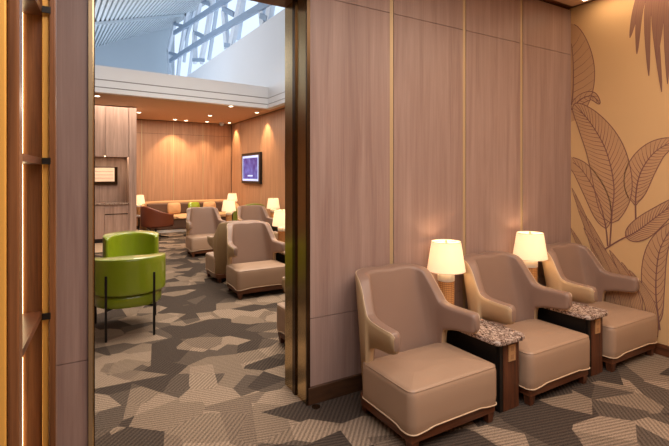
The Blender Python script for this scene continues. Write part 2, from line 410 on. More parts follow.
struct(box('baseboard_wallpaper', M['walnut_h'], XR-.018, XR, -3, YW0-.02, 0, .10, bevel=.003))

# lounge ceiling with light slot and dark edge
mb = MB(); mb.box(XL, XR-.09, -3, YW0-.07, ZC, ZC+.1)
struct(mb.out('ceiling', M['ceil']))
mb = MB(); mb.box(XL, XR+.1, YW0-.07, YW0+.02, ZC+.02, ZC+.1); mb.box(XR-.09, XR+.1, -3, YW0-.07, ZC+.02, ZC+.1)
struct(mb.out('trim_ceiling_edge', M['walnut_h']))
cl = box('cove_light_strip', M['ledw'], XR-.17, XR-.14, -2.6, YW0-.22, ZC-.006, ZC)
tag(cl, 'long warm light strip recessed in the lounge ceiling beside the wallpaper wall', 'ceiling light')
# walls behind and left of the camera
struct(box('wall_rear', M['veneer_back'], XL, XR, -3.12, -3, 0, ZC+.3))
struct(box('wall_left', M['veneer_back'], XL-.12, XL, -3, YW0, 0, ZC+.3))

# ---------------- back room shell
ZB = 3.25; YB = 14.3
wb = struct(box('wall_back', M['seam'], XL, XR+.12, YB+.02, YB+.14, 0, 3.6))
bx = [.35, .9, 1.8, 2.704, 3.6, XR]
for i in range(5):
    for z0, z1 in ((0, 2.85), (2.85, ZB)):
        box('panel', M['veneer_back'], bx[i]+.012, bx[i+1]-.012, YB, YB+.022, z0+.004, z1-.004, wb)
for x in bx[1:5]: box('brass_strip', M['brass'], x-.01, x+.01, YB+.006, YB+.02, 0, ZB, wb)
wt = struct(box('wall_television', M['seam'], XR+.02, XR+.14, YW1, YB, 0, 3.6))
ys = [YW1, 4.2, 5.6, 7.0, 8.4, 9.98, 11.655, 13.342, YB]
for i in range(8):
    if i >= 4:
        mt = M['veneer_back']
        if i == 4: mt = M['paper']
    else: mt = M['paper']
    box('panel', mt, XR, XR+.022, ys[i]+.02, ys[i+1]-.02, .004, ZB-.004, wt)
for y in ys[1:8]: box('brass_strip', M['brass'], XR+.006, XR+.02, y-.018, y+.018, 0, ZB, wt)
# printed stems on the wallpaper part of that wall
mb = MB()
def strip2(line, w, d):
    for (a, b_) in zip(line[:-1], line[1:]):
        dy, dz_ = b_[0]-a[0], b_[1]-a[1]; l = math.hypot(dy, dz_); ny, nz_ = -dz_/l*w/2, dy/l*w/2
        mb.face([(XR-d, a[0]+ny, a[1]+nz_), (XR-d, b_[0]+ny, b_[1]+nz_), (XR-d, b_[0]-ny, b_[1]-nz_), (XR-d, a[0]-ny, a[1]-nz_)])
for k in range(7):
    y0 = 3.6+k*.95
    for j in range(4):
        strip2(interp([(y0+.1*j, .2), (y0+.25*j-.1, 1.3), (y0+.35*j-.3, 2.2), (y0+.2*j-.2, 2.9)], 5), .022, .001+.0008*j)
mb.out('printed_stems', M['leafline'], wt)
struct(box('baseboard_back', M['darkbase'], 1.4, XR, YB-.018, YB, 0, .1))
struct(box('baseboard_television', M['darkbase'], XR-.018, XR, YW1+.01, YB-.02, 0, .1))
struct(box('wall_far_left', M['veneer_back'], XL-.12, XL, YW1, YB, 0, 3.6))
def fy(x): return 9.58+(x-XL)*(10.28-9.58)/(4.15-XL)
# low ceiling over the rear, and its return along the television wall
mb = MB(); mb.loft([[(XL, fy(XL)+.06, z), (4.21, fy(4.15)+.06, z), (4.21, YW1, z), (XR+.1, YW1, z), (XR+.1, YB+.1, z), (XL, YB+.1, z)] for z in (ZB, ZB+.06)])
struct(mb.out('ceiling_back', M['ceil_back']))
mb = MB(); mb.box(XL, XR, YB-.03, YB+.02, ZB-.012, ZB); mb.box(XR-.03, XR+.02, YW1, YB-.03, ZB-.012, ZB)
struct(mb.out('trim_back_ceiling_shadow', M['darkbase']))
# white stepped fascia round the void; its long face is a little out of square
mb = MB()
def fy(x): return 9.58+(x-XL)*(10.28-9.58)/(4.15-XL)
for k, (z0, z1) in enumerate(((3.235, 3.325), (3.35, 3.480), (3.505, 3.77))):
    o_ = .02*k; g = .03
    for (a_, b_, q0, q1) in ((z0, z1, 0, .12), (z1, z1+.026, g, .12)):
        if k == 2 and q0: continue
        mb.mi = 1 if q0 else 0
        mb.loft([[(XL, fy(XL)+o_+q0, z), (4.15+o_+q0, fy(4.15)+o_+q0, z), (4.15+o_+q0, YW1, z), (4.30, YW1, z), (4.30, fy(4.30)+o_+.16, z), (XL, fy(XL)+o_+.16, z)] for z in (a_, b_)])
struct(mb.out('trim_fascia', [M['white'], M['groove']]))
# white upstand wall above, its top edge rising away
mb = MB()
a, b_ = at(288, 6, X=4.34), at(187, 76, X=4.34)
def zt(y): return a.z+(b_.z-a.z)*(y-a.y)/(b_.y-a.y)
pts = [(YW1, 3.7), (25.6, 3.7), (25.6, zt(25.6)), (YW1, zt(YW1))]
mb.loft([[(x, y, z) for y, z in pts] for x in (4.34, 4.48)])
struct(mb.out('wall_upstand', M['white']))
# terminal beyond: far grey wall, slatted ceiling, glass facade
XF = 4.42
pA, pB = at(100, 43, Y=24), at(175, 22, Y=24)
def zc(X, Y): return 9.35+.44*(X-4.4)+.15*(Y-24)
struct(box('wall_terminal', M['grey'], -8, 4.9, 25.6, 25.8, 0, 11.5))
mb = MB()
x = -6.0
mb.mi = 1
mb.face([(-8, 3, zc(-8, 3)+.12), (5.0, 3, zc(5.0, 3)+.12), (5.0, 25.7, zc(5.0, 25.7)+.12), (-8, 25.7, zc(-8, 25.7)+.12)])
mb.mi = 0
while x < 4.85:
    mb.beam((x, 3, zc(x, 3)), (x, 25.6, zc(x, 25.6)), .075, .09, up=(-.4, 0, 1)); x += .14
cs_ = mb.out('ceiling_terminal', [M['slat'], M['slatgap']]); struct(cs_)
mb = MB()
def oncl(x, y):
    k = (x-CX)/FP; r = Vector((sn+cs*k, cs-sn*k, -(y-HZ)/FP)); o = Vector((0, 0, EYE))
    # 9.35 + .44(X-4.4)+.15(Y-24) = z
    d = (9.35-.44*4.4-.15*24-EYE)/(r.z-.44*r.x-.15*r.y); return o+r*d
p0, p1 = oncl(90, 22), oncl(186, 13.5)
struct(mb.beam(p0-Vector((0, 0, .06)), p1-Vector((0, 0, .06)), .35, .1).out('trim_ceiling_rail', M['slat']))
# facade
fw = thing('window_1', 'x', 'x'); del fw['label'], fw['category']; struct(fw)
def F_(x, y, dx=0): return at(x, y, X=XF+dx)
def fbeam(pts, w, dep=.3, name='truss_member', mat='steel', dx=0):
    mb = MB()
    for p, q in zip(pts[:-1], pts[1:]):
        mb.beam(F_(*p, dx), F_(*q, dx), dep, w, up=(0, 0, 1)) if False else mb.beam(F_(*p, dx), F_(*q, dx), dep, w, up=(0, .9, .45))
    return mb.out(name, M[mat], fw)
def wbeam(pts, w, dep, name, mat, dx=0):
    """beam lying in the facade plane: w across, dep in X"""
    mb = MB()
    for p, q in zip(pts[:-1], pts[1:]):
        A, B = F_(*p, dx), F_(*q, dx); d = (B-A).normalized(); nx = Vector((1, 0, 0)); sd = d.cross(nx).normalized()
        v = [mb.bm.verts.new(P+sd*i*w/2+nx*j*dep/2) for P in (A, B) for i, j in ((-1,-1), (1,-1), (1,1), (-1,1))]
        for qd in ((3,2,1,0), (4,5,6,7), (0,1,5,4), (1,2,6,5), (2,3,7,6), (3,0,4,7)): mb.bm.faces.new([v[i] for i in qd])
    return mb.out(name, M[mat], fw)
# purlins (two long ones), mullions, kinked truss members
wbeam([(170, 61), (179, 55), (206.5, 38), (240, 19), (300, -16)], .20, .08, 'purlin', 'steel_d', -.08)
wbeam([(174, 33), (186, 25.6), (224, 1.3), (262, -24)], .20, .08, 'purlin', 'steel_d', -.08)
for x0, y0, x1, y1 in ((184, 62, 192, 2), (189, 76, 196, 24), (209, 60, 219, -6), (238, 40, 245, -8), (270, 22, 275, -10), (186, 40, 200, -6)):
    wbeam([(x0, y0), (x1, y1)], 0.12, .12, 'mullion', 'steel', .3)
wbeam([(170, 76), (168, 51), (175, 22)], 0.39, .12, 'truss_member', 'steel', .0)
wbeam([(178, 76), (180, 55), (187, 14), (190, 2)], 0.32, .12, 'truss_member', 'steel', .0)
wbeam([(195.5, 63), (194.5, 31), (202, -8)], 0.32, .12, 'truss_member', 'steel', .0)
wbeam([(201, 62), (206.5, 36), (214, -8)], 0.35, .12, 'truss_member', 'steel', .0)
wbeam([(227, 47), (224, 9), (226, -10)], 0.32, .12, 'truss_member', 'steel', .0)
wbeam([(231, 46), (240, 6), (244, -12)], 0.33, .12, 'truss_member', 'steel', .0)
wbeam([(263.5, 25), (261.5, 4), (263, -14)], 0.28, .12, 'truss_member', 'steel', .0)
wbeam([(268, 20), (272, 2), (276, -14)], 0.28, .12, 'truss_member', 'steel', .0)
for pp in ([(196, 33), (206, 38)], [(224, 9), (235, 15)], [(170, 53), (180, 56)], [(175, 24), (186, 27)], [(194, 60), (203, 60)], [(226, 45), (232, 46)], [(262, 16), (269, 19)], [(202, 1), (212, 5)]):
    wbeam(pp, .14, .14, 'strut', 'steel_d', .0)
mb = MB(); mb.box(XF+.5, XF+.52, 3.2, 25.6, zt(24)-.6, 10.2); mb.out('pane', M['glass'], fw)

# ================================================================== FURNITURE
def shell_mesh(path, n, parent, name, mat, taper=None, nr=5, rad=.03, pipe=None, pipe_mat=None, pipe_r=.005, outer=None):
    """path of (x, y, thickness, zbottom, ztop): an upholstered wall following it"""
    P = interp(path, n); N_ = len(P); rings = []; line = []
    for i, (x, y, w, zb, ztp) in enumerate(P):
        a, b_ = P[max(0, i-1)], P[min(N_-1, i+1)]; dx, dy = b_[0]-a[0], b_[1]-a[1]; l = math.hypot(dx, dy)
        nx, ny = -dy/l, dx/l           # to the left of travel
        r = min(rad, w/2-.002, (ztp-zb)/2-.002); ring = []
        for (ou, zz, a0) in ((w/2-r, ztp-r, 0), (-w/2+r, ztp-r, PI/2), (-w/2+r, zb+r, PI), (w/2-r, zb+r, 1.5*PI)):
            for k in range(nr+1):
                t = a0+k*PI/2/nr; u = ou+r*math.cos(t); z = zz+r*math.sin(t); ring.append((u, z))
        full = []
        for k, (u, z) in enumerate(ring):   # add mid points on the long sides
            full.append((u, z)); u2, z2 = ring[(k+1) % len(ring)]
            if abs(z2-z) > .05:
                for q in range(1, 6): full.append((u+(u2-u)*q/6, z+(z2-z)*q/6))
        R = []
        for k, (u, z) in enumerate(full):
            p = Vector((x+nx*u, y+ny*u, z)); p = taper(p) if taper else p; R.append(p)
        rings.append(R)
        if pipe is not None:
            sg = pipe; u = sg*(w/2-r*.3); z = ztp-r*.28; p = Vector((x+nx*u, y+ny*u, z)); line.append(taper(p) if taper else p)
    mb = MB(); mb.loft(rings)
    if outer:
        nf = len(full); mask = [full[j][0] > w/2-r*.45 and full[(j+1) % nf][0] > w/2-r*.45 for j in range(nf)]
        mb.bm.faces.ensure_lookup_table()
        for i in range(len(rings)-1):
            for j in range(nf):
                if mask[j]: mb.bm.faces[i*nf+j].material_index = 1
        mat = [mat, outer]
    o = mb.out(name, mat, parent, smooth=True)
    if pipe is not None:
        mb = MB(); mb.tube(line, pipe_r, 6); mb.out('piping', pipe_mat or M['piping'], o, smooth=True)
    return o
def make_chair(name, label, group, leather='leather'):
    t = thing(name, label, 'armchair', (0, 0, 0), 0, group)
    # local: front edge at y=0, seat faces -y, back at y=.78
    def tp(p):
        q = p.copy(); f = max(0, min(1, (p.z-.42)/.48)); g = max(0, min(1, (p.y-.25)/.3))
        q.x *= 1-.14*f*g
        q.y -= .17*max(0, min(1, (.92-p.z)/.80))*max(0, min(1, (p.y-.46)/.25))
        return q
    half = [(-.346, .150, .040, .552, .632), (-.345, .160, .062, .534, .652), (-.344, .180, .076, .522, .661), (-.342, .24, .080, .512, .662), (-.340, .32, .082, .505, .663),
            (-.337, .400, .084, .485, .668), (-.336, .445, .084, .44, .682), (-.336, .465, .084, .14, .700), (-.335, .505, .086, .12, .752), (-.330, .55, .092, .12, .824), (-.320, .600, .104, .12, .890),
            (-.288, .665, .115, .12, .912), (-.228, .703, .125, .12, .920), (-.12, .716, .130, .12, .924)]
    path = half+[(0, .717, .130, .13, .916)]+[(-x, y, w, a, b_) for x, y, w, a, b_ in half[::-1]]
    def lean(p):   # backrest: bottom thick, top thin -> inner face leans
        return tp(p)
    bk = shell_mesh(path, 3, t, 'backrest', M['leather_in'], lean, outer=M['leather_tan'], rad=.026, pipe=1, pipe_r=.0036)
    # seat block
    mb = MB(); rings = []
    hw, y0, y1, rf = .368, -.004, .50, .05
    base = rrect(hw, y0, y1, rf, .03)
    xs_ = [p for p in base]
    def hem(x, y):
        dcx = min(abs(abs(x)-hw), 9) ; dfy = y
        far = max(0, min(1, (hw-abs(x)-.10)/.04)) if y < .04 else max(0, min(1, (y-.10)/.04))
        return .118+.016*far
    rings.append([(x*.985, y*.99+.004, hem(x, y)) for x, y in base])
    rings.append([(x, y, hem(x, y)+.012) for x, y in base])
    for z in (.18, .26, .33): rings.append([(x*(1+.004*math.sin(z*9)), y-.003, z) for x, y in base])
    R = .034; zt_ = .372
    for k in range(5):
        a_ = k*PI/2/4; ins = R*(1-math.cos(a_)); rr = rrect(hw, y0, y1, rf, .03, ins)
        rings.append([(x, y, zt_-R+R*math.sin(a_)*1.0+.004) for x, y in rr])
    for ins in (.055, .08, .11, .15, .19, .23, .245):
        rr = rrect(hw, y0, y1, rf, .03, min(ins, .325)) if ins < .249 else None
        if rr is None: break
        f = (ins-.034)/.21; rings.append([(x, y, zt_+.004+.030*(1-(1-min(1, f))**2)) for x, y in rr])
    n0 = min(len(r) for r in rings); 
    rings = [r for r in rings if len(r) == len(rings[0])]
    st_ = mb.loft(rings).out('seat', M[leather], t, smooth=True)
    mb = MB(); hp = [(x*1.004, y-.002, hem(x, y)+.006) for x, y in base]; hp.append(hp[0]); mb.tube(hp, .0042, 6, False).out('hem_piping', M['piping'], st_, smooth=True)
    rr = rrect(hw, y0, y1, rf, .03, .006); tp_ = [(x, y, zt_-.008) for x, y in rr]; tp_.append(tp_[0]); mb = MB(); mb.tube(tp_, .0032, 6, False).out('seam_piping', M[leather], st_, smooth=True)
    mb = MB(); mb.loft([[(x, y, z) for x, y in rrect(.352, .012, .59, .01, .09)] for z in (.068, .130)]).out('plinth', M['walnut_h'], t, bevel=.004)
    for sx in (-1, 1):
        for yy in (.045, .545):
            mb = MB(); mb.loft([[((sx*.318 if yy < .1 else sx*.29)+dx*k, yy+dy*k, z) for dx, dy in ((-1,-1), (1,-1), (1,1), (-1,1))] for z, k in ((0, .021), (.075, .030))])
            mb.out('leg', M['walnut'], t, bevel=.003)
    return t
GF = 'taupe lounge armchairs against the partition wall'
c1 = make_chair('lounge_armchair', 'taupe leather armchair nearest the doorway, large in the foreground, left of the first glowing lamp', None)
c1.location = (2.014, 1.945, 0)
dup(c1, (3.072, 1.945, 0), 0, 'taupe leather armchair in the middle of the front row, between the two granite-topped side tables')
dup(c1, (4.112, 1.945, 0), 0, 'taupe leather armchair in the corner against the leaf-print wallpaper')
# back room rows
dup(c1, (2.19, 5.52, 0), 0, 'beige armchair with its front to the doorway, nearest whole one seen through the opening')
dup(c1, (2.19, 7.12, 0), PI, 'beige armchair with its back turned to the nearest beige armchair in the rear lounge')
dup(c1, (3.26, 5.52, 0), 0, 'beige armchair beside the bronze door jamb, on the far side of the lit lamp table')
dup(c1, (3.26, 7.12, 0), PI, 'beige armchair behind the bronze jamb, facing the far wall beside a lamp')
dup(c1, (2.36, 8.82, 0), 0, 'beige armchair in front of the long tan sofa, left of the twin lamps')
dup(c1, (3.43, 8.82, 0), 0, 'beige armchair under the wall television with a lamp on either side')
dup(c1, (2.055, 3.97, 0), PI, 'beige armchair just behind the partition, only a sliver showing at the door jamb')

def make_table(name, label):
    t = thing(name, label, 'side table')
    mb = MB(); out_ = rrect(.15, 0, .785, .05, .004)
    rings = [[(x*.98, y*.996+.002, .472) for x, y in out_], [(x, y, .478) for x, y in out_], [(x, y, .496) for x, y in out_], [(x*.985, y*.994+.003, .502) for x, y in out_]]
    mb.loft(rings).out('granite_top', M['granite'], t)
    box('cabinet_body', M['blackbox'], -.085, .125, .07, .785, .02, .47, t)
    box('front_post', M['walnut'], -.045, .115, .045, .068, .0, .471, t, bevel=.003)
    box('side_post', M['blackbox'], -.075, -.045, .050, .072, .0, .471, t)
    pl = box('socket_plate', M['plate'], .0, .072, .038, .046, .33, .445, t, bevel=.002)
    for z in (.36, .415):
        mb = MB(); mb.box(.020, .052, .0372, .0385, z-.015, z+.015); mb.out('socket', M['socket'], pl)
    return t
t1 = make_table('lamp_table', 'narrow granite-topped side table between the first and second front armchairs'); t1.location = (2.555, 1.965, 0)
dup(t1, (3.598, 1.965, 0), 0, 'narrow granite-topped side table between the middle armchair and the corner armchair')
dup(t1, (2.735, 5.54, 0), 0, 'side table right of the nearest beige armchair in the rear lounge')
dup(t1, (2.735, 7.12, 0), PI, 'side table behind the nearest rear-lounge table, mostly hidden')
dup(t1, (2.888, 8.84, 0), 0, 'side table between the two beige armchairs before the tan sofa')
dup(t1, (3.99, 8.84, 0), 0, 'side table right of the beige armchair under the television')

def make_lamp(name, label, power=1.9):
    t = thing(name, label, 'table lamp')
    mb = MB(); mb.lathe([(.060, 0), (.066, .004), (.066, .048), (.062, .052)]).out('base', M['ceramic'], t, smooth=True)
    mb = MB(); mb.lathe([(.063, .050), (.063, .262)]).out('lattice_body', M['lattice'], t)
    mb = MB(); mb.lathe([(.062, .260), (.066, .264), (.066, .318), (.060, .326), (.012, .328)]).out('collar', M['ceramic'], t, smooth=True)
    mb = MB(); mb.tube([(0, 0, .325), (0, 0, .40)], .006).out('stem', M['brass'], t)
    mb = MB()
    for k in range(3):
        a_ = k*2*PI/3; mb.tube([(0, 0, .565), (.112*math.cos(a_), .112*math.sin(a_), .562)], .002, 6)
    mb.tube([(0, 0, .43), (0, 0, .566)], .003, 6); mb.lathe([(.009, .562), (.009, .576), (.003, .582)])
    mb.out('shade_spider', M['brass'], t)
    n = 40; mb = MB(); r0, r1, z0, z1 = .150, .114, .340, .570
    outer = [[(r*math.cos(2*PI*k/n), r*math.sin(2*PI*k/n), z) for k in range(n)] for r, z in ((r0, z0), (r1, z1))]
    inner = [[(r*math.cos(2*PI*k/n), r*math.sin(2*PI*k/n), z) for k in range(n)] for r, z in ((r1-.002, z1), (r0-.002, z0))]
    mb.loft(outer+inner, False); sh = mb.out('lamp_shade', M['shade'], t, smooth=True)
    sh.data.set_sharp_from_angle(angle=math.radians(50))
    for r, z in ((r0, z0), (r1, z1)):
        c_ = [(r*math.cos(2*PI*k/n), r*math.sin(2*PI*k/n), z) for k in range(n+1)]; mb = MB(); mb.tube(c_, .002, 6, False)
        mb.out('shade_rim', M['piping'], sh)
    mb = MB(); mb.lathe([(.005, .392), (.018, .402), (.027, .425), (.026, .44), (.012, .458)], n=14).out('bulb', emit('bulb_'+name, (1, .7, .4, 1), 12) if 'bulb_m' not in M else M['bulb_m'], t, smooth=True)
    ld = bpy.data.lights.new('bulb_light', 'POINT'); ld.energy = power; ld.color = (1, .77, .54); ld.shadow_soft_size = .028
    lo = bpy.data.objects.new('bulb_light', ld); COL.objects.link(lo); lo.parent = t; lo.location = (0, 0, .49)
    return t
M['bulb_m'] = emit('bulb_glass', (1, .72, .42, 1), 10)
l1 = make_lamp('table_lamp', 'glowing table lamp on the granite table between the first and second front armchairs'); l1.location = (2.565, 2.60, .502)
dup(l1, (3.608, 2.60, .502), 0, 'glowing table lamp on the granite table between the middle and corner armchairs')
dup(l1, (2.725, 6.16, .502), 0, 'lit lamp beside the nearest rear-lounge armchair, lower of the pair by the door jamb')
dup(l1, (2.86, 9.22, .502), 0, 'lit lamp between the two beige armchairs, front one of the twin lamps')
dup(l1, (3.94, 9.40, .502), 0, 'lit lamp behind, upper of the pair by the door jamb')
dup(l1, (3.99, 12.55, .502), 0, 'small distant lit lamp at the right end of the tan sofa, rear of the twins')
dup(l1, (1.535, 12.72, .502), 0, 'small distant lit lamp beside the brown swivel chair and cabinet end')
# two small round tables that carry the distant lamps
et = thing('end_table', 'small dark round end table at the right end of the tan sofa', 'side table', (3.99, 12.55, 0))
MB().lathe([(.155, .482), (.16, .487), (.16, .497), (.155, .502)]).out('table_top', M['walnut_h'], et)
MB().lathe([(.13, 0), (.13, .012), (.02, .02), (.02, .482)]).out('pedestal', M['black'], et, smooth=True)
dup(et, (1.535, 12.72, 0), 0, 'small dark round end table beside the brown swivel chair under a lamp')

# ---------------- lime tub chairs
def make_tub(name, label):
    t = thing(name, label, 'chair')
    # local: chair faces +y, back at y=-.33
    def arc(a): return (.305*math.sin(a), -.305*math.cos(a)*1.08)
    path = []
    for k in range(-6, 7):
        a_ = k*math.radians(94)/6; x, y = arc(a_); e_ = abs(k)/6
        w = .062+.19*(1-e_**2); y += .02*(1-e_)
        path.append((x, y, w, .43+.0*e_, .785-.03*e_**2))
    x, y, w, zb, ztp = path[-1]
    path.append((x-.0, y+.025, .02, .50, .72)); x, y, w, zb, ztp = path[0]; path.insert(0, (x, y+.025, .02, .50, .72))
    b0 = shell_mesh(path, 3, t, 'backrest', M['leather_green'], None, rad=.02, pipe=-1, pipe_mat=M['leather_green'])
    mb = MB(); n = 40; rings = []
    for z, k in ((.295, .93), (.302, .985), (.34, 1.0), (.385, 1.0), (.408, .985), (.42, .93), (.428, .7), (.432, .3)):
        rings.append([(.325*k*math.copysign(abs(math.cos(2*PI*j/n))**.8, math.cos(2*PI*j/n)), .0+.375*k*math.copysign(abs(math.sin(2*PI*j/n))**.8, math.sin(2*PI*j/n)), z) for j in range(n)])
    mb.loft(rings).out('seat', M['leather_green'], t, smooth=True)
    for sx, yy, h in ((-.215, -.368, .63), (.215, -.368, .63), (-.30, .30, .31), (.30, .30, .31)):
        mb = MB(); mb.box(sx-.011, sx+.011, yy-.011, yy+.011, 0, h).out('leg', M['black'], t, bevel=.003)
    mb = MB(); mb.beam((-.215, -.32, .285), (.30, .30, .285), .018, .018); mb.beam((.215, -.32, .285), (-.30, .30, .285), .018, .018)
    mb.out('stretcher', M['black'], t)
    return t
g1 = make_tub('tub_chair', 'lime green tub chair nearest the doorway, its curved back and black legs towards us'); g1.location = (.515, 5.14, 0); g1.rotation_euler.z = -.04
dup(g1, (.72, 6.72, 0), PI-.05, 'lime green tub chair behind the nearer one, facing it, close to the cabinet')
# a green high-backed chair seen over the beige ones
gc = thing('green_armchair', 'olive green armchair whose rounded back shows behind the beige chair under the television', 'armchair', (3.88, 10.75, 0))
path = [(-.34, .25, .05, .2, .60), (-.36, .10, .08, .15, .70), (-.33, -.10, .09, .12, .80), (-.2, -.24, .10, .12, .87), (0, -.28, .10, .12, .90)]
path = path+[(-x, y, w, a_, b2) for x, y, w, a_, b2 in path[-2::-1]]
shell_mesh(path, 4, gc, 'backrest', plain('olive_leather', srgb(122,134,44), .45, 0, .5, .2, 200, .1, 6), None, rad=.03)
MB().loft([[(x, y-.3, z) for x, y in rrect(.29, .08, .60, .06, .06, i_)] for z, i_ in ((.14, .01), (.16, 0), (.40, 0), (.43, .03))]).out('seat', M['leather_green'], gc, smooth=True)
for sx in (-.25, .25):
    for yy in (-.18, .2): MB().tube([(sx, yy, 0), (sx, yy, .16)], .014).out('leg', M['black'], gc)
# brown swivel chair
bc = thing('swivel_chair', 'brown leather swivel armchair on a star base in front of the tan sofa', 'armchair', (1.86, 12.12, 0), -1.3)
path = [(-.34, .30, .04, .34, .60), (-.36, .12, .07, .30, .64), (-.33, -.10, .08, .30, .72), (-.2, -.26, .09, .30, .80), (0, -.30, .09, .30, .82)]
path = path+[(-x, y, w, a_, b2) for x, y, w, a_, b2 in path[-2::-1]]
shell_mesh(path, 4, bc, 'backrest', M['leather_brown'], None, rad=.03)
MB().loft([[(x, y-.3, z) for x, y in rrect(.31, .05, .66, .08, .1, i_)] for z, i_ in ((.28, .03), (.31, 0), (.42, 0), (.45, .03))]).out('seat', M['leather_brown'], bc, smooth=True)
MB().tube([(0, 0, .05), (0, 0, .29)], .025).out('pedestal', M['black'], bc)
mb = MB()
for k in range(4):
    a_ = PI/4+k*PI/2; mb.tube([(0, 0, .06), (.33*math.cos(a_), .33*math.sin(a_), .018)], .016, 6)
mb.out('star_base', M['black'], bc)

# long sofa along the back wall
sf = thing('sofa', 'long tan and taupe banquette sofa along the back wall', 'sofa', (3.0, 13.3, 0))
box('base', M['cloth_taupe'], -1.15, 1.25, -.30, .62, .08, .36, sf, bevel=.03)
box('plinth', M['ceramic'], -1.12, 1.22, -.27, .6, 0, .08, sf)
box('seat_cushion', M['cloth_tan'], -1.14, 1.24, -.34, .45, .362, .46, sf, bevel=.03)
path = [(-1.30, -.35, .10, .12, .60), (-1.31, .0, .14, .12, .66), (-1.28, .42, .16, .12, .78), (-1.12, .66, .18, .12, .82), (-.7, .70, .18, .12, .83), (0, .70, .18, .12, .83), (.8, .70, .18, .12, .83), (1.2, .62, .18, .12, .82), (1.37, .40, .16, .12, .78), (1.40, 0, .14, .12, .66), (1.39, -.3, .10, .12, .60)]
shell_mesh(path, 5, sf, 'backrest', M['cloth_tan'], None, rad=.04)
box('back_pad', M['cloth_taupe'], -1.12, 1.22, .40, .60, .46, .77, sf, bevel=.04)
def cushion(name, mat, label, loc, rz):
    mb = MB(); n = 12; rings = []
    for k in range(9):
        t_ = -1+2*k/8; s_ = (1-abs(t_)**2.6)**.5*.9+.1 if abs(t_) < 1 else .1
        rings.append([(.19*s_*math.copysign(abs(math.cos(2*PI*j/24))**.5, math.cos(2*PI*j/24)), .085*t_, .17*s_*math.copysign(abs(math.sin(2*PI*j/24))**.5, math.sin(2*PI*j/24))+.17) for j in range(24)])
    o = mb.loft(rings).out(name, mat, None, smooth=True); o.location = loc; o.rotation_euler = (-.2, 0, rz); tag(o, label, 'cushion'); return o
cushion('throw_pillow', M['cloth_tan'], 'tan square cushion on the sofa, left of the leafy one', (2.58, 13.50, .464), .1)
cushion('throw_pillow', M['leather_green'], 'green leafy cushion on the sofa behind the beige armchair', (3.16, 13.52, .464), .3)
cushion('throw_pillow', M['cloth_tan'], 'tan square cushion leaning beside the green leafy cushion', (3.60, 13.52, .464), -.2)
# table in front of it
ct = thing('coffee_table', 'pale topped side table with a black slab leg in front of the sofa', 'table', (2.70, 12.12, 0))
box('table_top', M['cloth_tan'], -.30, .22, -.25, .25, .47, .50, ct, bevel=.006)
box('leg', M['black'], .12, .17, -.2, .2, .015, .47, ct)
box('foot', M['black'], -.12, .2, -.2, .2, 0, .015, ct)

# ---------------- kitchenette cabinet
YK = 11.75
kb = thing('built_in_cabinet', 'tall greyish wood built-in pantry cabinet with open niche, left side of rear lounge', 'cabinet', (0, 0, 0))
mb = MB(); mb.box(1.20, 1.36, YK-.02, 12.55, .0, ZB-.02); mb.box(-.5, 1.2, 12.45, 12.55, .0, ZB-.02); mb.box(-.5, 1.2, YK+.02, 12.45, .1, .90); mb.box(-.5, 1.2, YK+.02, 12.45, 2.05, ZB-.02)
mb.out('body', M['cabinet'], kb)
box('toe_kick', M['black'], -.5, 1.2, YK+.06, 12.4, 0, .1, kb)
box('counter', M['granite'], -.5, 1.2, YK-.03, 12.44, .901, .93, kb)
for x0, x1 in ((-.45, .08), (.09, .68), (.69, 1.19)):
    d_ = box('upper_door', M['cabinet'], x0+.004, x1-.004, YK, YK+.02, 2.03, ZB-.05, kb, bevel=.002)
for x0, x1 in ((-.45, .08), (.09, .66)):
    box('lower_door', M['cabinet'], x0+.004, x1-.004, YK, YK+.02, .11, .88, kb, bevel=.002)
d_ = box('drawer', M['cabinet'], .68, 1.17, YK-.004, YK+.02, .68, .84, kb, bevel=.003)
box('drawer_lip', M['bronze_dark'], .68, 1.17, YK-.012, YK-.005, .665, .68, d_)
box('lower_door', M['cabinet'], .68, 1.17, YK-.004, YK+.02, .11, .66, kb, bevel=.003)
box('niche_light', M['led'], .62, .78, YK+.04, YK+.07, 2.035, 2.049, kb)
sc = thing('wall_display', 'small pale backlit display in the niche of the wood cabinet', 'display', (0, 0, 0))
box('frame', M['bronze_dark'], .25, 1.0, 12.38, 12.44, 1.36, 1.80, sc)
box('screen', M['tvwarm'], .27, .93, 12.372, 12.38, 1.44, 1.78, sc)
mb = MB()
for z in (1.52, 1.60, 1.68): mb.box(.30, .90, 12.368, 12.372, z, z+.006)
mb.out('shelf_line', M['bronze_dark'], sc)

# ---------------- television
tvp = [at(241.4, 154.4, X=XR), at(260.5, 152, X=XR)]
y0, y1 = 11.66+.02, 13.30
tv = thing('wall_television_set', 'black-framed television with a blue picture on the rear right wall', 'television', (XR, 0, 0))
tv.name = 'television'
box('bezel', M['black'], -.075, -.005, 11.55, 13.06, 1.35, 2.235, tv, bevel=.006)
box('screen', M['tv'], -.080, -.0755, 11.65, 12.96, 1.43, 2.155, tv)
mb = MB(); mb.box(-.082, -.0802, 11.65, 12.96, 1.43, 1.49); mb.box(-.082, -.0802, 11.65, 12.96, 2.09, 2.155); mb.box(-.082, -.0802, 11.65, 11.70, 1.49, 2.09); mb.box(-.082, -.0802, 12.91, 12.96, 1.49, 2.09)
mb.box(-.083, -.0802, 12.10, 12.5, 1.56, 1.60)
mb.out('picture_border', M['tvbar'], tv)

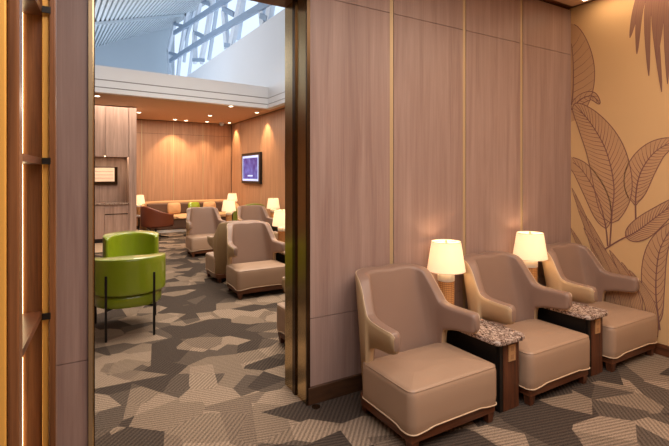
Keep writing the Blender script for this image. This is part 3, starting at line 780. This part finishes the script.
# ---------------- downlights
def make_dl(label, loc):
    t = thing('recessed_downlight', label, 'ceiling light', loc, 0)
    n = 20; MB().loft([[(r*math.cos(2*PI*k/n), r*math.sin(2*PI*k/n), z) for k in range(n)] for r, z in ((.075, 0), (.075, -.006), (.052, -.006), (.050, -.001))], False).out('trim_ring', M['white'], t)
    MB().lathe([(.05, -.003), (.05, -.001)], n=20).out('lens', M['dl'], t)
    return t
spots = [(.464, 10.543, 'recessed downlight above the cabinet, far left of the low ceiling', 0, 0, 15),
 (1.54, 12.76, 'recessed downlight just right of the cabinet top', 0, 0, 15),
 (2.66, 13.83, 'left one of two close recessed downlights near the back wall', 0, 1, 70),
 (2.99, 13.90, 'right one of two close recessed downlights near the back wall', 0, 0, 10),
 (3.315, 12.41, 'recessed downlight alone in the middle of the low ceiling', 0, 0, 30),
 (3.30, 10.48, 'recessed downlight near the corner of the white fascia edge', 0, 0, 20),
 (4.22, 11.18, 'recessed downlight near the television wall, above the bright streak', 1, 0, 50),
 (4.30, 13.80, 'recessed downlight in the far corner beside the dome camera', 1, 0, 50)]
proto = None
for x, y, lab, tx, ty, pw_ in spots:
    if proto is None: proto = make_dl(lab, (x, y, ZB)); o = proto
    else: o = dup(proto, (x, y, ZB), 0, lab)
    ld = bpy.data.lights.new('spot', 'SPOT'); ld.energy = pw_*2.0; ld.color = (1, .66, .36); ld.spot_size = math.radians(80); ld.spot_blend = .5; ld.shadow_soft_size = .03
    lo = bpy.data.objects.new('spot_light', ld); COL.objects.link(lo); lo.parent = o; lo.location = (0, 0, -.012)
    lo.rotation_euler = (math.radians(12)*ty, -math.radians(12)*tx*-1*-1, 0)
# extra wall-washing lights over the back wall
for x, pw_ in ((3.62, 45),):
    o = dup(proto, (x, 13.88, ZB), 0, 'recessed downlight at the back wall, right of the close pair')
    ld = bpy.data.lights.new('spot', 'SPOT'); ld.energy = pw_*2; ld.color = (1, .66, .36); ld.spot_size = math.radians(80); ld.spot_blend = .6; ld.shadow_soft_size = .03
    lo = bpy.data.objects.new('spot_light', ld); COL.objects.link(lo); lo.parent = o; lo.location = (0, 0, -.012)
dc = thing('dome_camera', 'small white dome security camera at the far ceiling corner', 'camera', (4.08, 13.9, ZB))
MB().lathe([(.07, -.05), (.075, 0)]).out('housing', M['white'], dc, smooth=True)
MB().lathe([(.005, -.11), (.03, -.103), (.052, -.08), (.058, -.05)]).out('dome', M['grey'], dc, smooth=True)
# smoke-detector-like dark speck on the slatted ceiling skipped: part of the slats

# ---------------- backlit wooden screen in the left foreground
ws = thing('shelf_screen', 'dark wooden shelving screen with glowing gold light strips at the left edge', 'shelving', (0, 0, 0))
H_ = ZC-.004
mb = MB(); mb.box(-1.1, -.087, 1.90, 1.93, 0, H_).out('side_panel', M['screenwood'], ws)
box('post', M['screenwood'], -.068, -.047, 1.86, 1.94, 0, H_, ws, bevel=.004)
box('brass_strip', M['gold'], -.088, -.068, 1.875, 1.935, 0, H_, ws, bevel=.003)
box('post', M['screenwood'], -.0875, -.0715, .87, .93, 0, H_, ws, bevel=.004)
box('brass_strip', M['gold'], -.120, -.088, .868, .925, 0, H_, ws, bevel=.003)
box('side_panel', M['screenwood'], -1.1, -.1185, .885, .915, 0, H_, ws)
box('back_panel', M['screenwood'], -1.12, -1.1, .885, 1.93, 0, H_, ws)
for z in (.60, 1.116, 1.66, 2.19, 2.72):
    mb = MB(); pl = [(-1.1, .915), (-.150, .915), (-.118, 1.477), (-.088, 1.90), (-1.1, 1.90)]
    mb.loft([[(x, y, q) for x, y in pl] for q in (z-.022, z)]).out('shelf', M['walnut_h'], ws)
    box('shelf_pin', M['black'], -.088, -.062, 1.855, 1.862, z-.022, z, ws) if z < 2.3 else None
box('light_strip', M['led'], -.156, -.146, 1.893, 1.900, 0, H_, ws)
box('light_strip', M['led'], -.40, -.38, .917, .925, 0, H_, ws)

# small items: phone-like notch on carpet near the door jamb
fp = thing('floor_outlet', 'small dark round floor box on the carpet by the bronze door jamb', 'floor outlet', (at(316, 407, z=0).x, at(316, 407, z=0).y, 0))
MB().lathe([(.030, .0), (.030, .004), (.022, .006)]).out('cover', M['bronze_dark'], fp)

# ================================================================== LIGHT
def area(name, loc, rot, sx, sy, e, col):
    ld = bpy.data.lights.new(name, 'AREA'); ld.shape = 'RECTANGLE'; ld.size = sx; ld.size_y = sy; ld.energy = e; ld.color = col
    o = bpy.data.objects.new(name, ld); COL.objects.link(o); o.location = loc; o.rotation_euler = rot; return o
area('lounge_fill', (.6, .1, ZC-.02), (0, 0, 0), 3.4, 2.8, 142, (1, .94, .92))  # added soft fill without a fixture, stands in for diffuse room light
area('lounge_fill_warm', (3.0, .6, ZC-.02), (0, 0, 0), 2.4, 2.0, 68, (1, .80, .62))  # unseen warm fill added above the front armchairs, no lamp hangs here
area('cove_glow', (XR-.155, .2, ZC-.02), (0, -.3, 0), .05, 4.6, 11, (1, .76, .50))
area('back_room_fill', (2.0, 12.2, ZB-.03), (0, 0, 0), 3.5, 2.5, 150, (1, .84, .68))  # broad fill added under the rear ceiling on top of the downlights
area('void_fill', (2.4, 5.6, 4.6), (0, 0, 0), 2.8, 3.8, 340, (1, .87, .73))  # fill panel added out of view in the atrium, standing in for skylight
area('terminal_fill', (-.9, 13.2, 4.5), (0, -PI*.55, 0), 1.6, 8, 230, (.93, .96, 1))  # unseen panel added to brighten facade and fascia, in place of glazing daylight
area('niche_light', (.8, 12.0, 2.03), (0, 0, 0), .8, .1, 5, (1, .78, .55))
w = bpy.data.worlds.new('sky'); S.world = w; w.use_nodes = True
bg = w.node_tree.nodes['Background']; bg.inputs[0].default_value = srgb(216,230,248); bg.inputs[1].default_value = 1.45

# ================================================================== CAMERA
cd = bpy.data.cameras.new('camera'); cam = bpy.data.objects.new('camera', cd); COL.objects.link(cam)
cd.sensor_fit = 'HORIZONTAL'; cd.sensor_width = 36; cd.lens = 36*FP/669
cd.shift_y = -(223-HZ)/669; cd.clip_start = .02; cd.clip_end = 200
cam.location = (0, 0, EYE); cam.rotation_euler = (PI/2, 0, -YAW)
S.camera = cam
S.view_settings.view_transform = 'Standard'; S.view_settings.look = 'None'; S.view_settings.gamma = 1
S.view_settings.use_curve_mapping = False; S.view_settings.exposure = 0.0
